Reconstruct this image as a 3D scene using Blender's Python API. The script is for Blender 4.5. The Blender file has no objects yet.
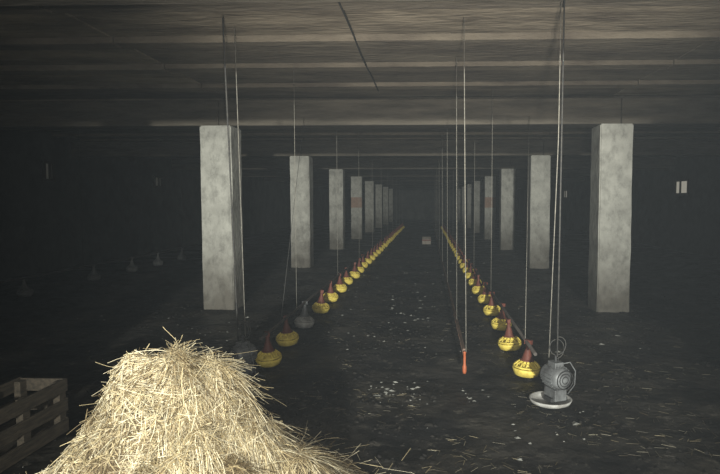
import bpy, bmesh, math, random
from mathutils import Vector, Matrix, noise
R = random.Random(7)
scene = bpy.context.scene
scene.view_settings.view_transform = 'Standard'
col = scene.collection

# ---------------- materials ----------------
def mat(name, c1, c2=None, scale=5.0, rough=0.8, bump=0.0, bscale=None, metal=0.0, stretch=(1,1,1), lo=0.35, hi=0.65, spec=0.3, detail=6):
    m = bpy.data.materials.new(name); m.use_nodes = True
    nt = m.node_tree; N = nt.nodes; L = nt.links
    b = N['Principled BSDF']
    b.inputs['Roughness'].default_value = rough
    b.inputs['Metallic'].default_value = metal
    b.inputs['Specular IOR Level'].default_value = spec
    b.inputs['Base Color'].default_value = (*c1, 1)
    tc = N.new('ShaderNodeTexCoord'); mp = N.new('ShaderNodeMapping')
    mp.inputs['Scale'].default_value = stretch
    L.new(tc.outputs['Object'], mp.inputs['Vector'])
    if c2 is None: c2 = tuple(v*0.6 for v in c1)
    n = N.new('ShaderNodeTexNoise'); n.inputs['Scale'].default_value = scale
    n.inputs['Detail'].default_value = detail; n.inputs['Roughness'].default_value = 0.65
    L.new(mp.outputs[0], n.inputs['Vector'])
    r = N.new('ShaderNodeValToRGB')
    r.color_ramp.elements[0].position = lo; r.color_ramp.elements[1].position = hi
    r.color_ramp.elements[0].color = (*c2, 1); r.color_ramp.elements[1].color = (*c1, 1)
    L.new(n.outputs[0], r.inputs[0]); L.new(r.outputs[0], b.inputs['Base Color'])
    m['ramp'] = r.name
    if bump > 0:
        n2 = N.new('ShaderNodeTexNoise'); n2.inputs['Scale'].default_value = bscale or scale*4
        n2.inputs['Detail'].default_value = 8
        L.new(mp.outputs[0], n2.inputs['Vector'])
        bp = N.new('ShaderNodeBump'); bp.inputs['Strength'].default_value = bump
        bp.inputs['Distance'].default_value = 0.03
        L.new(n2.outputs[0], bp.inputs['Height']); L.new(bp.outputs[0], b.inputs['Normal'])
    return m

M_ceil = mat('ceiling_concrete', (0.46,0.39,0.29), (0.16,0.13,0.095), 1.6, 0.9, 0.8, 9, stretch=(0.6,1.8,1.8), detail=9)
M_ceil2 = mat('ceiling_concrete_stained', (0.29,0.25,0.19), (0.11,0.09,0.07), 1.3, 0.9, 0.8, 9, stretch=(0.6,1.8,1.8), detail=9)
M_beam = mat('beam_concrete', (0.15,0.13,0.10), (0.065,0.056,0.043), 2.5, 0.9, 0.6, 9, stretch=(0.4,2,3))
M_wall = mat('wall_plaster', (0.08,0.08,0.072), (0.03,0.03,0.027), 1.2, 0.9, 0.3)
M_pipe = mat('galvanised_pipe', (0.09,0.08,0.07), (0.05,0.04,0.035), 6, 0.6, metal=0.2)
M_water = mat('brown_pipe', (0.20,0.13,0.10), (0.10,0.07,0.05), 8, 0.6)
M_yellow = mat('yellow_plastic', (0.88,0.72,0.15), (0.50,0.38,0.07), 12, 0.5)
M_red = mat('red_plastic', (0.15,0.045,0.03), (0.08,0.03,0.02), 10, 0.6)
M_orange = mat('orange_plastic', (0.45,0.12,0.05), (0.28,0.08,0.03), 10, 0.5)
M_feed = mat('feed_grain', (0.10,0.07,0.04), (0.04,0.03,0.02), 60, 0.9)
M_grey = mat('grey_metal', (0.22,0.23,0.23), (0.09,0.09,0.09), 9, 0.5, metal=0.2)
M_white = mat('dirty_white_plastic', (0.50,0.50,0.47), (0.25,0.24,0.22), 9, 0.6)
M_dull = mat('dimmed_grey_plastic', (0.20,0.20,0.19), (0.10,0.10,0.095), 9, 0.7)  # side-aisle dimness put into the colour: darker grey keeps those pans faint
M_dark = mat('black_rubber', (0.05,0.05,0.05), (0.03,0.03,0.03), 9, 0.6)
M_cord = mat('pale_cord', (0.32,0.30,0.25), (0.16,0.15,0.13), 30, 0.8)
M_cordd = mat('dark_cable', (0.08,0.075,0.065), (0.04,0.04,0.04), 30, 0.7)
M_wood = mat('old_wood', (0.075,0.06,0.042), (0.028,0.024,0.018), 6, 0.9, 0.4, 20, stretch=(8,1,8))
M_mound = mat('packed_straw', (0.22,0.17,0.10), (0.06,0.045,0.027), 14, 0.95, 0.9, 60)
M_debris = mat('pale_litter', (0.40,0.40,0.36), (0.07,0.07,0.06), 3, 0.8)
M_card = mat('cardboard', (0.30,0.27,0.23), (0.2,0.17,0.14), 6, 0.9)
M_clod = mat('dark_clod', (0.036,0.031,0.025), (0.010,0.009,0.008), 3, 0.9, 0.5)

def column_mat():
    m = mat('whitewashed_concrete', (0.48,0.475,0.42), (0.27,0.265,0.235), 2.6, 0.9, 0.5, 14, lo=0.3, hi=0.7)
    nt=m.node_tree; N=nt.nodes; L=nt.links; b=N['Principled BSDF']; r=N[m['ramp']]
    tc=N.new('ShaderNodeTexCoord'); sx=N.new('ShaderNodeSeparateXYZ'); L.new(tc.outputs['Object'], sx.inputs[0])
    n=N.new('ShaderNodeTexNoise'); n.inputs['Scale'].default_value=3.5; n.inputs['Detail'].default_value=6
    geo=N.new('ShaderNodeNewGeometry'); L.new(geo.outputs['Position'], n.inputs['Vector'])
    ma=N.new('ShaderNodeMath'); ma.operation='MULTIPLY_ADD'; ma.inputs[1].default_value=1.1; ma.inputs[2].default_value=-0.3
    L.new(n.outputs[0], ma.inputs[0])
    su=N.new('ShaderNodeMath'); su.operation='SUBTRACT'; L.new(sx.outputs[2], su.inputs[0]); L.new(ma.outputs[0], su.inputs[1])
    mr=N.new('ShaderNodeMapRange'); mr.inputs[1].default_value=-0.1; mr.inputs[2].default_value=0.9
    L.new(su.outputs[0], mr.inputs[0])
    mx=N.new('ShaderNodeMix'); mx.data_type='RGBA'
    L.new(mr.outputs[0], mx.inputs[0]); mx.inputs[6].default_value=(0.13,0.12,0.10,1); L.new(r.outputs[0], mx.inputs[7])
    n3=N.new('ShaderNodeTexNoise'); n3.inputs['Scale'].default_value=1.0; n3.inputs['Detail'].default_value=10; n3.inputs['Roughness'].default_value=0.75
    mp=N.new('ShaderNodeMapping'); mp.inputs['Scale'].default_value=(7,7,4.0); L.new(geo.outputs['Position'], mp.inputs[0]); L.new(mp.outputs[0], n3.inputs[0])
    mr3=N.new('ShaderNodeMapRange'); mr3.inputs[1].default_value=0.38; mr3.inputs[2].default_value=0.52; mr3.inputs[3].default_value=0.68
    L.new(n3.outputs[0], mr3.inputs[0])
    mm=N.new('ShaderNodeMix'); mm.data_type='RGBA'; mm.blend_type='MULTIPLY'; mm.inputs[0].default_value=1
    L.new(mx.outputs[2], mm.inputs[6]); L.new(mr3.outputs[0], mm.inputs[7])
    L.new(mm.outputs[2], b.inputs['Base Color'])
    return m
M_col = column_mat()
M_brick = mat('bare_brick', (0.36,0.24,0.18), (0.26,0.19,0.15), 7, 0.9, 0.5)

def floor_mat():
    m = mat('litter_floor', (0.055,0.049,0.039), (0.008,0.007,0.006), 1.3, 0.8, 1.0, 7, lo=0.42, hi=0.66, spec=0.3, detail=10)
    nt=m.node_tree; N=nt.nodes; L=nt.links; b=N['Principled BSDF']; r=N[m['ramp']]
    tc=N.new('ShaderNodeTexCoord')
    n=N.new('ShaderNodeTexNoise'); n.inputs['Scale'].default_value=6; n.inputs['Detail'].default_value=10; n.inputs['Roughness'].default_value=0.8
    L.new(tc.outputs['Object'], n.inputs[0])
    mr=N.new('ShaderNodeMapRange'); mr.inputs[1].default_value=0.56; mr.inputs[2].default_value=0.70
    L.new(n.outputs[0], mr.inputs[0])
    mx=N.new('ShaderNodeMix'); mx.data_type='RGBA'
    L.new(mr.outputs[0], mx.inputs[0]); L.new(r.outputs[0], mx.inputs[6]); mx.inputs[7].default_value=(0.17,0.155,0.125,1)
    L.new(mx.outputs[2], b.inputs['Base Color'])
    n2=N.new('ShaderNodeTexNoise'); n2.inputs['Scale'].default_value=1.1; L.new(tc.outputs['Object'], n2.inputs[0])
    m2=N.new('ShaderNodeMapRange'); m2.inputs[1].default_value=0.4; m2.inputs[2].default_value=0.6; m2.inputs[3].default_value=0.5; m2.inputs[4].default_value=0.9
    L.new(n2.outputs[0], m2.inputs[0]); L.new(m2.outputs[0], b.inputs['Roughness'])
    return m
M_floor = floor_mat()

def straw_mat():
    m = bpy.data.materials.new('straw'); m.use_nodes=True
    nt=m.node_tree; N=nt.nodes; L=nt.links; b=N['Principled BSDF']
    a=N.new('ShaderNodeAttribute'); a.attribute_name='Col'
    L.new(a.outputs['Color'], b.inputs['Base Color'])
    b.inputs['Roughness'].default_value=0.55
    b.inputs['Specular IOR Level'].default_value=0.35
    return m
M_straw = straw_mat()

# ---------------- mesh helpers ----------------
class MB:
    def __init__(s): s.v=[]; s.f=[]; s.m=[]; s.mats=[]; s.sm=[]
    def mi(s,m):
        if m not in s.mats: s.mats.append(m)
        return s.mats.index(m)
    def box(s,c,d,m,rot=None):
        k=len(s.v); i=s.mi(m)
        for x in (-.5,.5):
            for y in (-.5,.5):
                for z in (-.5,.5):
                    p=Vector((x*d[0],y*d[1],z*d[2]))
                    if rot is not None: p=rot@p
                    s.v.append(tuple(p+Vector(c)))
        for q in ((0,1,3,2),(4,6,7,5),(0,4,5,1),(2,3,7,6),(0,2,6,4),(1,5,7,3)):
            s.f.append(tuple(k+j for j in q)); s.m.append(i); s.sm.append(False)
    def lathe(s,prof,m,seg=24,c=(0,0,0),rot=None,smooth=True):
        k=len(s.v); i=s.mi(m); c=Vector(c)
        for (r,z) in prof:
            for j in range(seg):
                a=2*math.pi*j/seg
                p=Vector((r*math.cos(a),r*math.sin(a),z))
                if rot is not None: p=rot@p
                s.v.append(tuple(p+c))
        for q in range(len(prof)-1):
            for j in range(seg):
                j2=(j+1)%seg
                s.f.append((k+q*seg+j,k+q*seg+j2,k+(q+1)*seg+j2,k+(q+1)*seg+j)); s.m.append(i); s.sm.append(smooth)
    def tube(s,pts,r,m,seg=6,caps=True):
        k=len(s.v); i=s.mi(m); P=[Vector(p) for p in pts]; n=len(P)
        up=None
        for a in range(n):
            t=(P[min(a+1,n-1)]-P[max(a-1,0)]).normalized()
            if up is None:
                up=t.orthogonal().normalized()
            up=(up-t*up.dot(t)); up=up.normalized() if up.length>1e-6 else t.orthogonal().normalized()
            w=t.cross(up)
            for j in range(seg):
                g=2*math.pi*j/seg
                s.v.append(tuple(P[a]+(up*math.cos(g)+w*math.sin(g))*r))
        for a in range(n-1):
            for j in range(seg):
                j2=(j+1)%seg
                s.f.append((k+a*seg+j,k+a*seg+j2,k+(a+1)*seg+j2,k+(a+1)*seg+j)); s.m.append(i); s.sm.append(True)
        if caps:
            s.f.append(tuple(k+j for j in reversed(range(seg)))); s.m.append(i); s.sm.append(False)
            s.f.append(tuple(k+(n-1)*seg+j for j in range(seg))); s.m.append(i); s.sm.append(False)
    def mesh(s,name):
        me=bpy.data.meshes.new(name); me.from_pydata(s.v,[],s.f)
        for m in s.mats: me.materials.append(m)
        me.polygons.foreach_set('material_index',s.m); me.polygons.foreach_set('use_smooth',s.sm)
        me.update(); return me
    def obj(s,name,loc=(0,0,0),parent=None,bevel=0):
        o=bpy.data.objects.new(name,s.mesh(name)); col.objects.link(o); o.location=loc
        if parent: o.parent=parent
        if bevel:
            b=o.modifiers.new('bevel','BEVEL'); b.width=bevel; b.segments=2
        return o
def empty(name,loc=(0,0,0)):
    e=bpy.data.objects.new(name,None); col.objects.link(e); e.location=loc; e.empty_display_size=0.2; return e

XL,XR=-9.8,9.2; YB,YF=-14.0,58.0; ZC=3.55

# ---------------- room ----------------
def fz(x,y):
    return 0.026*noise.noise(Vector((x*1.1,y*1.1,0)))+0.022*noise.noise(Vector((x*4,y*4,3)))-0.025
me=bpy.data.meshes.new('floor'); vs=[];fs=[]
xs=[XL+ (XR-XL)*i/180 for i in range(181)]
ys=[YB+i*1.0 for i in range(int(-YB)+1)]
y=0.0
while y<YF:
    y+= 0.08 if y<9 else (0.25 if y<20 else 1.0)
    ys.append(min(y,YF))
for yy in ys:
    for xx in xs: vs.append((xx,yy,fz(xx,yy)))
nx=len(xs)
for j in range(len(ys)-1):
    for i in range(nx-1):
        a=j*nx+i; fs.append((a,a+1,a+nx+1,a+nx))
me.from_pydata(vs,[],fs); me.materials.append(M_floor)
me.polygons.foreach_set('use_smooth',[True]*len(fs)); fo=bpy.data.objects.new('floor',me); col.objects.link(fo)

def wall(name,c,d):
    b=MB(); b.box((0,0,0),d,M_wall); return b.obj(name,c)
wall('wall_left',(XL-0.15,(YB+YF)/2,1.75),(0.3,YF-YB,3.7))
wall('wall_right',(XR+0.15,(YB+YF)/2,1.75),(0.3,YF-YB,3.7))
wall('wall_far',((XL+XR)/2,YF+0.15,1.75),(XR-XL+0.6,0.3,3.7))
wall('wall_back',((XL+XR)/2,YB-0.15,1.75),(XR-XL+0.6,0.3,3.7))
b=MB(); b.box(((XL+XR)/2,(YB+YF)/2,ZC+0.15),(XR-XL+0.6,YF-YB+0.6,0.2),M_ceil)
y=YB; k=0
while y<YF-0.2:
    w=1.18
    for (xa,xb) in ((XL,-3.42),(-3.41,3.08),(3.09,XR)):
        t=0.05+0.02*R.random(); mc=M_ceil if R.random()<0.5 else M_ceil2
        b.box(((xa+xb)/2,y+w/2-0.13,ZC+0.02),(xb-xa,w-0.30,0.10-t*0.3),mc)
        b.box(((xa+xb)/2,y+w-0.14,ZC-0.015+0.01*R.random()),(xb-xa,0.24,0.12+0.03*R.random()),M_ceil2)
    y+=1.2; k+=1
b.obj('ceiling',bevel=0.012)

ROWS=[9.16+6.05*k for k in range(-3,8)]
CLX,CRX=-3.46,3.0
for i,yy in enumerate(ROWS):
    b=MB()
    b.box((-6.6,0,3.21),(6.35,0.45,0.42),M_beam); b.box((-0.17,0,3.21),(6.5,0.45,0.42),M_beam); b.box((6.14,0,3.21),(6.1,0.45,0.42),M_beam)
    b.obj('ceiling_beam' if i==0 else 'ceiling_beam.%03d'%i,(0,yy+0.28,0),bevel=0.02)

def column_mesh(seed,patch):
    bm=bmesh.new()
    bmesh.ops.create_cube(bm,size=1.0)
    bmesh.ops.scale(bm,vec=(0.52,0.52,3.06),verts=bm.verts); bmesh.ops.translate(bm,vec=(0,0,1.47),verts=bm.verts)
    bmesh.ops.bevel(bm,geom=[e for e in bm.edges],offset=0.018,segments=2,affect='EDGES')
    for z in [0.1*k for k in range(1,30)]:
        bmesh.ops.bisect_plane(bm,geom=bm.verts[:]+bm.edges[:]+bm.faces[:],plane_co=(0,0,z),plane_no=(0,0,1))
    for v in bm.verts:
        n=noise.noise_vector(Vector((v.co.x*2+seed*3.1,v.co.y*2,v.co.z*2.5)))*0.009
        v.co.x+=n.x; v.co.y+=n.y
    me=bpy.data.meshes.new('column'); bm.to_mesh(me); bm.free(); me.materials.append(M_col); me.materials.append(M_brick)
    for p in me.polygons:
        z=p.center.z
        if patch and p.normal.y<-0.8 and patch[0]<z<patch[1]: p.material_index=1
    return me
n=0
for k,yy in enumerate(ROWS):
    for sx in (CLX,CRX):
        patch=(1.5,2.0) if k==6 else None
        o=bpy.data.objects.new('concrete_column' if n==0 else 'concrete_column.%03d'%n, column_mesh(k*2+(sx>0),patch))
        o.location=(sx,yy+0.26,0); col.objects.link(o); n+=1

def window(name,x,y,z,face,w=1.0,h=0.48,e=0.25,colr=(0.9,0.85,0.7)):
    m=bpy.data.materials.new('dirty_glass'); m.use_nodes=True; bs=m.node_tree.nodes['Principled BSDF']
    bs.inputs['Base Color'].default_value=(0.3,0.3,0.28,1); bs.inputs['Emission Color'].default_value=(*colr,1); bs.inputs['Emission Strength'].default_value=e
    nn=m.node_tree.nodes.new('ShaderNodeTexNoise'); nn.inputs['Scale'].default_value=5
    m.node_tree.links.new(nn.outputs[0],bs.inputs['Roughness'])
    b=MB(); s=face
    b.box((0,0,0),(0.02,w,h),m)
    for dz in (-h/2,h/2): b.box((s*0.02,0,dz),(0.08,w+0.12,0.06),M_wood)
    for dy in (-w/2,0.1*w,w/2): b.box((s*0.02,dy,0),(0.08,0.06,h),M_wood)
    return b.obj(name,(x+s*0.012,y,z))
window('window_1',XR,20.8,2.3,-1,e=0.27)
window('window_2',XR,38.0,2.3,-1,e=0.14)
window('window_3',XL,14.3,2.55,1,w=0.35,h=0.45,e=0.02)
window('window_4',XL,20.2,2.5,1,w=0.5,h=0.35,e=0.02)

# ---------------- feeder lines ----------------
def pan_mesh(ymat,rmat,name):
    b=MB()
    b.lathe([(0.0,0.012),(0.10,0.0),(0.135,0.015),(0.158,0.06),(0.162,0.085),(0.152,0.085),(0.145,0.06),(0.12,0.03),(0.0,0.03)],ymat,28)
    b.lathe([(0.0,0.055),(0.06,0.05),(0.13,0.04)],M_feed,20)
    b.lathe([(0.145,0.088),(0.160,0.098),(0.152,0.112),(0.138,0.10),(0.145,0.088)],ymat,28)
    b.lathe([(0.098,0.135),(0.085,0.155),(0.06,0.172),(0.05,0.168),(0.09,0.13),(0.098,0.135)],ymat,28)
    for j in range(14):
        a=2*math.pi*j/14; c,s=math.cos(a),math.sin(a)
        b.tube([(0.15*c,0.15*s,0.10),(0.125*c,0.125*s,0.128),(0.08*c,0.08*s,0.155)],0.0075,ymat,5)
    b.lathe([(0.06,0.05),(0.058,0.17)],ymat,20)
    b.lathe([(0.072,0.16),(0.060,0.19),(0.040,0.24),(0.026,0.28),(0.026,0.335),(0.0,0.335)],rmat,24)
    b.lathe([(0.082,0.155),(0.082,0.166),(0.068,0.174)],rmat,24)
    b.box((0,0,0.345),(0.055,0.08,0.045),rmat)
    for v in range(len(b.v)):
        x,y,z=b.v[v]; b.v[v]=(x*0.88,y*0.88,z)
    return b.mesh(name)
P_Y=pan_mesh(M_yellow,M_red,'feed_pan'); P_G=pan_mesh(M_white,M_grey,'grey_feed_pan'); P_D=pan_mesh(M_dull,M_dull,'dimmed_feed_pan')  # P_D is the same pan, darkened in colour for the dim side line
def feeder_line(name,x,pans,strings,y0,y1,grey=(),dull=False):
    e=empty(name,(x,0,0))
    b=MB(); b.tube([(0,y0+(y1-y0)*t/12,0.345+0.006*math.sin(t*2)) for t in range(13)],0.017,M_pipe,8)
    b.obj('auger_pipe',parent=e)
    b=MB()
    for s in strings: b.tube([(0,s,0.36),(0.0,s,ZC-0.05)],0.0032,M_cordd if dull else M_cord,5)
    b.obj('suspension_cords',parent=e)
    for i,p in enumerate(pans):
        o=bpy.data.objects.new('feed_pan_%d'%(i+1),P_D if dull else P_G if i in grey else P_Y); col.objects.link(o); o.parent=e
        o.location=(R.uniform(-.015,.015),p,-0.005+0.0); o.rotation_euler=(R.uniform(-.07,.07),R.uniform(-.07,.07),R.uniform(0,1))
    return e
left=[5.97,6.85,7.8]+[8.9+1.02*k for k in range(30)]
right=[5.68,6.7,7.77]+[8.78+1.02*k for k in range(30)]
LL=feeder_line('feeder_line',-1.72,left,[7.3,10.7]+[14.1+3.4*k for k in range(8)],5.7,39.6,grey=(2,))
RL=feeder_line('feeder_line.001',1.0,right,[8.9]+[12.2+3.4*k for k in range(8)],5.2,39.4)
feeder_line('feeder_line.002',-7.5,[10.2,12.4,14.0,15.4,16.9,18.6],[12+5*k for k in range(2)],9,20,dull=True)
b=MB(); b.tube([(0,5.75,0.36),(0.61,9.15,3.1)],0.0032,M_cord,5); b.obj('winch_cord',parent=RL)
b=MB(); b.tube([(0,6.5,0.36),(-0.28,9.15,3.1)],0.003,M_cordd,5); b.obj('winch_cord',parent=LL)

# drinker line
e=empty('drinker_line',(0.36,0,0))
b=MB(); b.tube([(0,5.45+2.2*t,0.27+0.008*math.sin(t*3)) for t in range(15)],0.014,M_water,8)
b.box((0,20.3,0.30),(0.025,29.6,0.025),M_water); b.obj('water_pipe',parent=e)
b=MB()
for k in range(60):
    yy=5.6+0.4*k; b.lathe([(0.010,0.0),(0.010,-0.03),(0.004,-0.035),(0.004,-0.05),(0,-0.05)],M_orange,8,(0,yy,0.255))
b.obj('nipples',parent=e)
b=MB(); b.lathe([(0,0.0),(0.015,0.0),(0.020,0.02),(0.020,0.07),(0.013,0.09),(0.013,0.20),(0.018,0.21),(0.0,0.22)],M_orange,16,(0,5.42,0.09)); 
b.obj('pressure_regulator',parent=e)
b=MB()
for s,r in ((5.5,.004),(6.9,.004),(10.2,.004),(13.7,.005),(17.5,.005),(22,.005),(27,.005)): b.tube([(0.02 if s<6 else 0,s,0.28),(-0.02,s,ZC-0.05)],r,M_cord,5)
b.obj('suspension_cords',parent=e)

b=MB(); b.tube([(-0.765+0.008*math.sin(t*1.3),1+0.7*t,3.45+0.006*math.sin(t*2.1)) for t in range(12)],0.009,M_cordd,6); b.obj('ceiling_cable')

# ---------------- auger motors ----------------
def motor(name,loc,rz,tray=True):
    e=empty(name,loc); e.rotation_euler=(0,0,rz)
    rx=Matrix.Rotation(math.radians(90),3,'X')
    if tray:
        b=MB(); b.lathe([(0,0.0),(0.13,0.0),(0.17,0.02),(0.185,0.05),(0.175,0.052),(0.155,0.028),(0.12,0.015),(0,0.015)],M_white,28,(-0.05,0,0))
        b.obj('catch_tray',parent=e)
    b=MB()
    prof=[(0,-0.13),(0.05,-0.13),(0.085,-0.115),(0.095,-0.09),(0.095,0.09),(0.075,0.12),(0.03,0.13),(0,0.13)]
    b.lathe(prof,M_grey,28,(0,0,0.24),rx)
    for j in range(20):
        a=2*math.pi*j/20
        b.box((0.098*math.cos(a),0,0.24+0.098*math.sin(a)),(0.018,0.15,0.006),M_grey,Matrix.Rotation(-a,3,'Y'))
    for rr in (0.03,0.055,0.08):
        b.tube([(rr*math.cos(t*math.pi/10),-0.14,0.24+rr*math.sin(t*math.pi/10)) for t in range(21)],0.004,M_dark,5)
    b.obj('motor_body',parent=e)
    b=MB(); b.box((0,0,0.34),(0.09,0.11,0.06),M_grey); b.box((0.0,0,0.09),(0.12,0.16,0.10),M_grey); b.box((0,0.0,0.045 if tray else 0.02),(0.17,0.12,0.04),M_dark)
    b.tube([(0,0,0.36),(0,0,0.43)],0.012,M_dark,8)
    b.obj('gearbox',parent=e,bevel=0.006)
    b=MB()
    pts=[(0.03,0,0.37)]+[(0.02+0.075*math.sin(t*0.42),0.02*math.sin(t*.2),0.47-0.075*math.cos(t*0.42)+0.002*t) for t in range(24)]
    b.tube(pts,0.004,M_cordd,6)
    b.tube([(0.04,0,0.34),(0.12,-0.04,0.36),(0.17,-0.05,0.28),(0.18,-0.03,0.15),(0.15,0.02,0.06),(0.2,0.1,0.02)],0.006,M_grey,6)
    b.obj('power_cable',parent=e)
    return e
motor('auger_motor',(1.12,4.9,-0.005),0.4)
motor('auger_motor.001',(-1.84,5.5,-0.005),-0.5,tray=False)
b=MB(); b.tube([(1.12,4.85,0.42),(1.15,4.93,ZC-0.09)],0.007,M_cordd,6); b.tube([(1.06,4.9,0.4),(1.13,4.98,2.3),(1.135,4.98,ZC-0.09)],0.004,M_cord,5); b.obj('hoist_cable')
b=MB(); b.tube([(-1.84,5.36,0.40),(-1.90,5.28,ZC-0.09)],0.008,M_cordd,6); b.tube([(-1.84,5.58,0.40),(-1.9,5.6,ZC-0.09)],0.004,M_cord,5); b.obj('hoist_cable.001')

b=MB(); b.box((0,0,0.14),(0.36,0.3,0.24),M_card); b.box((0,-0.152,0.19),(0.37,0.01,0.05),M_red)
b.box((0,-0.22,0.28),(0.36,0.15,0.008),M_card,Matrix.Rotation(0.5,3,'X')); b.box((0,0.22,0.28),(0.36,0.15,0.008),M_card,Matrix.Rotation(-0.5,3,'X')); b.obj('cardboard_box',(-0.05,24,-0.035))

# ---------------- wooden crate ----------------
b=MB()
x0,x1,y0,y1=-3.12,-2.76,3.3,4.15
for xx in (x0,x1):
    for yy in (y0,(y0+y1)/2,y1): b.box((xx+(0.03 if xx==x0 else -0.03),yy+(0.04 if yy==y0 else -0.04 if yy==y1 else 0),0.20),(0.05,0.07,0.40),M_wood)
    for zz in (0.06,0.21,0.36): b.box((xx,(y0+y1)/2,zz+R.uniform(-.006,.006)),(0.018,y1-y0,0.095),M_wood,Matrix.Rotation(R.uniform(-.015,.015),3,'X'))
for yy in (y0,y1):
    for zz in (0.06,0.21,0.36): b.box(((x0+x1)/2,yy,zz),(x1-x0,0.018,0.095),M_wood)
for k in range(3): b.box((x0+0.07+k*0.113,(y0+y1)/2,0.03),(0.09,y1-y0-0.05,0.016),M_wood)
b.obj('wooden_crate',(0,0,-0.0))

# ---------------- straw pile ----------------
CX,CY=-1.35,2.85
def H(x,y):
    dx,dy=x-CX,y-CY
    r=math.sqrt((dx/(0.62 if dx<0 else 0.69))**2+(dy/0.66)**2)
    h=0.93*math.exp(-(r**2.1))-0.05
    w=max(0,min(1,h*3))
    h+=w*0.06*math.exp(-(((dx-0.0)/0.13)**2+((dy)/0.3)**2))
    h+=w*(0.12*noise.noise(Vector((x*2.8,y*2.8,1.7)))+0.11*noise.noise(Vector((x*7,y*7,5)))+0.05*noise.noise(Vector((x*16,y*16,9))))
    return h
vs=[];fs=[];n=130;S=1.45
for j in range(n+1):
    for i in range(n+1):
        x=CX-S+2*S*i/n; y=CY-S+2*S*j/n
        vs.append((x,y,max(H(x,y),-0.06)))
for j in range(n):
    for i in range(n):
        a=j*(n+1)+i; q=(a,a+1,a+n+2,a+n+1)
        if max(vs[k][2] for k in q)>-0.055: fs.append(q)
pile=empty('straw_pile',(0,0,0))
me=bpy.data.meshes.new('mound'); me.from_pydata(vs,[],fs); me.materials.append(M_mound); me.polygons.foreach_set('use_smooth',[True]*len(fs))
mo=bpy.data.objects.new('mound',me); col.objects.link(mo); mo.parent=pile

def nrm(x,y,e=0.03):
    return Vector((-(H(x+e,y)-H(x-e,y))/(2*e),-(H(x,y+e)-H(x,y-e))/(2*e),1)).normalized()
SV=[];SF=[];SC=[]
def strand(pts,r,c):
    k=len(SV); n=len(pts)
    for a in range(n):
        t=(pts[min(a+1,n-1)]-pts[max(a-1,0)]).normalized()
        u=t.cross(Vector((0.13,0.21,1))); 
        u=u.normalized() if u.length>1e-4 else Vector((1,0,0))
        w=t.cross(u)
        for j in range(3):
            g=2.094*j
            SV.append(tuple(pts[a]+(u*math.cos(g)+w*math.sin(g)*0.6)*r)); SC.append(c)
    for a in range(n-1):
        for j in range(3):
            j2=(j+1)%3; SF.append((k+a*3+j,k+a*3+j2,k+(a+1)*3+j2,k+(a+1)*3+j))
def scol(x=0,y=0):
    t=R.random()+0.6*noise.noise(Vector((x*5,y*5,2))); v=R.uniform(0.55,1.2)
    if t<0.14: c=(0.22,0.165,0.09)
    elif t<0.32: c=(0.40,0.31,0.17)
    elif t<0.66: c=(0.64,0.53,0.31)
    else: c=(0.84,0.75,0.52)
    return (min(.95,c[0]*v),min(.9,c[1]*v),c[2]*v,1)
cnt=0
while cnt<23000:
    x=R.gauss(CX,0.50); y=R.gauss(CY-0.12,0.46)
    h=H(x,y)
    if h<0.0: continue
    right=x>CX+0.12+0.25*noise.noise(Vector((x*3,y*3,20)))
    cnt+=1
    nn=nrm(x,y)
    down=Vector((nn.x,nn.y,0)); 
    ang=math.atan2(down.y,down.x)+3.5*noise.noise(Vector((x*2.6,y*2.6,7)))+R.gauss(0,1.3)
    if right: ang=-0.7+2.2*noise.noise(Vector((x*3,y*3,7)))+R.gauss(0,0.7)
    d=Vector((math.cos(ang),math.sin(ang),0)); d=(d-nn*d.dot(nn)).normalized()
    if right: L=R.uniform(0.06,0.20) if R.random()<0.7 else R.uniform(0.2,0.38)
    else: L=R.uniform(0.025,0.09) if R.random()<0.8 else R.uniform(0.09,0.20)
    lift=R.uniform(0.0,0.03)*(1 if right else 0.6); tilt=abs(R.gauss(0,0.14)) if R.random()<0.975 else R.uniform(0.3,0.6)
    dd=(d+nn*tilt).normalized()
    p=Vector((x,y,h+lift)); bend=R.gauss(0,0.6); side=nn.cross(d)
    pts=[]
    for s in range(5):
        t=s/4-0.3
        q=p+dd*(L*t)+side*(bend*L*t*t)-Vector((0,0,1))*(L*L*1.3*max(0,t)**2)
        hh=H(q.x,q.y)+0.004
        if q.z<hh-0.02: q.z=hh-0.01+0.4*lift
        if q.z<0.004: q.z=0.006
        pts.append(q)
    strand(pts,R.uniform(0.0011,0.0024),scol(x,y))
for _ in range(700):
    a=R.uniform(0,2*math.pi); rr=R.uniform(0.85,1.15)+abs(R.gauss(0,0.2))
    x=CX+rr*math.cos(a); y=CY+rr*math.sin(a)
    if x<-2.5 or y>4.6: continue
    z=max(H(x,y),fz(x,y))+0.006; g=R.uniform(0,6.28); L=R.uniform(0.05,0.22)
    d=Vector((math.cos(g),math.sin(g),R.uniform(0,0.15)))
    strand([Vector((x,y,z))+d*(L*t) for t in (0,0.5,1)],R.uniform(0.001,0.002),scol())
me=bpy.data.meshes.new('straw_strands'); me.from_pydata(SV,[],SF); me.materials.append(M_straw)
ca=me.color_attributes.new('Col','FLOAT_COLOR','POINT'); ca.data.foreach_set('color',[q for c in SC for q in c])
so=bpy.data.objects.new('straw_strands',me); col.objects.link(so); so.parent=pile

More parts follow.
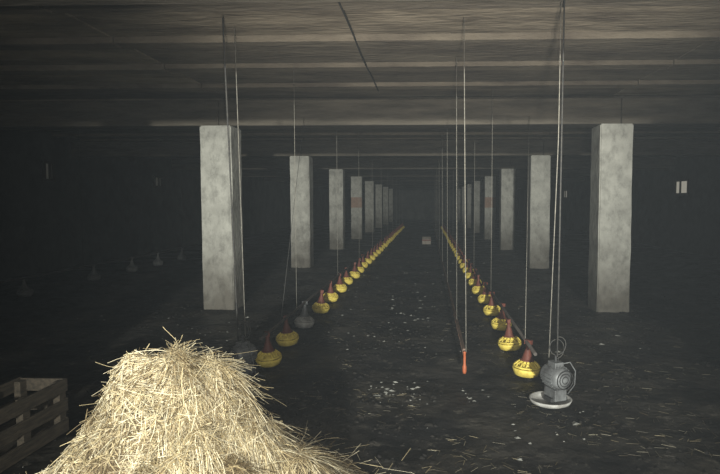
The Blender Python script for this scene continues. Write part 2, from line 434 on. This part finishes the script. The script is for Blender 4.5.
# floor litter (one object)
litter=empty('floor_litter')
SV=[];SF=[];SC=[]
for _ in range(2600):
    y=3.4+abs(R.gauss(0,2.5)); x=R.uniform(-2.6,3.4)
    if y<4.2 and x<-0.1: continue
    if noise.noise(Vector((x*1.3,y*1.3,4)))<0.0: continue
    g=R.uniform(0,6.28); L=R.uniform(0.03,0.10); f=R.uniform(.15,.5); c=scol(); c=(c[0]*f,c[1]*f,c[2]*f,1)
    d=Vector((math.cos(g),math.sin(g),0.03)); z=fz(x,y)+0.006
    strand([Vector((x,y,z))+d*(L*t) for t in (0,0.5,1)],R.uniform(0.001,0.002),c)
me=bpy.data.meshes.new('loose_straw'); me.from_pydata(SV,[],SF); me.materials.append(M_straw)
ca=me.color_attributes.new('Col','FLOAT_COLOR','POINT'); ca.data.foreach_set('color',[q for c in SC for q in c])
so=bpy.data.objects.new('loose_straw',me); col.objects.link(so); so.parent=litter

b=MB()
def flake(x,y,s,m,hh=0.45,sm=False):
    k=len(b.v); i=b.mi(m); z=fz(x,y); n=7
    b.v.append((x+s*R.uniform(-.3,.3),y,z+s*hh))
    for j in range(n):
        a=2*math.pi*j/n+R.uniform(-.35,.35); r=s*R.uniform(0.4,1.3)
        b.v.append((x+r*math.cos(a),y+r*math.sin(a)*0.8,z-0.004+s*0.12*R.random()))
    for j in range(n): b.f.append((k,k+1+j,k+1+(j+1)%n)); b.m.append(i); b.sm.append(sm)
for (cx,cy,n_,sp) in ((-0.35,5.2,34,.16),(-0.1,4.9,14,.1),(1.05,4.5,24,.22),(0.45,5.1,16,.12),(-0.6,7.5,40,.5),(-0.2,9,30,.4),(-0.5,11,60,1.0),(-2.6,7.5,30,.6),(-4,9,30,.9),(2.2,7,14,.6),(0,14,80,1.8),(-0.3,20,60,1.5)):
    for _ in range(n_):
        flake(R.gauss(cx,sp),R.gauss(cy,sp),R.uniform(0.006,0.022)*R.choice((1,1,2.0)),M_debris,0.3)
for _ in range(350):
    flake(R.uniform(-9,8.5),3.6+abs(R.gauss(0,9)),R.uniform(0.005,0.016),M_debris)
for _ in range(4500):
    y=3.6+abs(R.gauss(0,5)); x=R.uniform(-4.5,4.5)
    if noise.noise(Vector((x*0.9,y*0.9,11)))<0.0: continue
    flake(x,y,R.uniform(0.008,0.035),M_clod,0.6,True)
b.obj('flakes',parent=litter)

# ---------------- dusty air ----------------
mh=bpy.data.materials.new('dusty_air'); mh.use_nodes=True
nt=mh.node_tree; nt.nodes.remove(nt.nodes['Principled BSDF'])
vsn=nt.nodes.new('ShaderNodeVolumeScatter'); vsn.inputs['Density'].default_value=0.0018; vsn.inputs['Color'].default_value=(0.80,0.92,1.0,1)
vsn.inputs['Anisotropy'].default_value=0.0
nt.links.new(vsn.outputs[0], nt.nodes['Material Output'].inputs['Volume'])
b=MB(); b.box(((XL+XR)/2,(YB+YF)/2,1.9),(XR-XL+0.1,YF-YB+0.1,4.0),mh); b.obj('dust_haze')

# ---------------- lights ----------------
def spot(name,loc,target,P,size,blend,color,r):
    l=bpy.data.lights.new(name,'SPOT'); l.energy=P; l.spot_size=math.radians(size); l.spot_blend=blend; l.color=color; l.shadow_soft_size=r
    o=bpy.data.objects.new(name,l); col.objects.link(o); o.location=loc
    o.rotation_euler=(Vector(target)-Vector(loc)).to_track_quat('-Z','Y').to_euler(); return o
spot('added_rear_fill',(0.5,-12,2.85),(-0.7,10,1.6),21500,31,1.0,(0.99,1.0,0.93),0.2)  # added unseen lamp behind the camera, evens the falloff along the columns
spot('camera_flash',(0.06,-0.02,1.82),(-0.1,6,1.5),350,105,1.0,(1.0,0.97,0.9),0.02)
spot('added_ceiling_fill',(0.2,-1.0,0.5),(0.4,6,4.0),1600,52,1.0,(1.0,0.95,0.86),0.12)  # added unseen uplight near the floor, put in to brighten the ceiling

w=bpy.data.worlds.new('World'); scene.world=w; w.use_nodes=True
nt=w.node_tree; nt.nodes['Background'].inputs[0].default_value=(0.02,0.025,0.03,1); nt.nodes['Background'].inputs[1].default_value=1

# ---------------- camera ----------------
cd=bpy.data.cameras.new('camera'); cd.lens=28.25; cd.sensor_width=36; cd.shift_x=-0.0667; cd.clip_end=200
co=bpy.data.objects.new('camera',cd); col.objects.link(co); co.location=(0,0,1.75)
co.rotation_euler=(math.radians(90-3.5),0,math.radians(2)); scene.camera=co
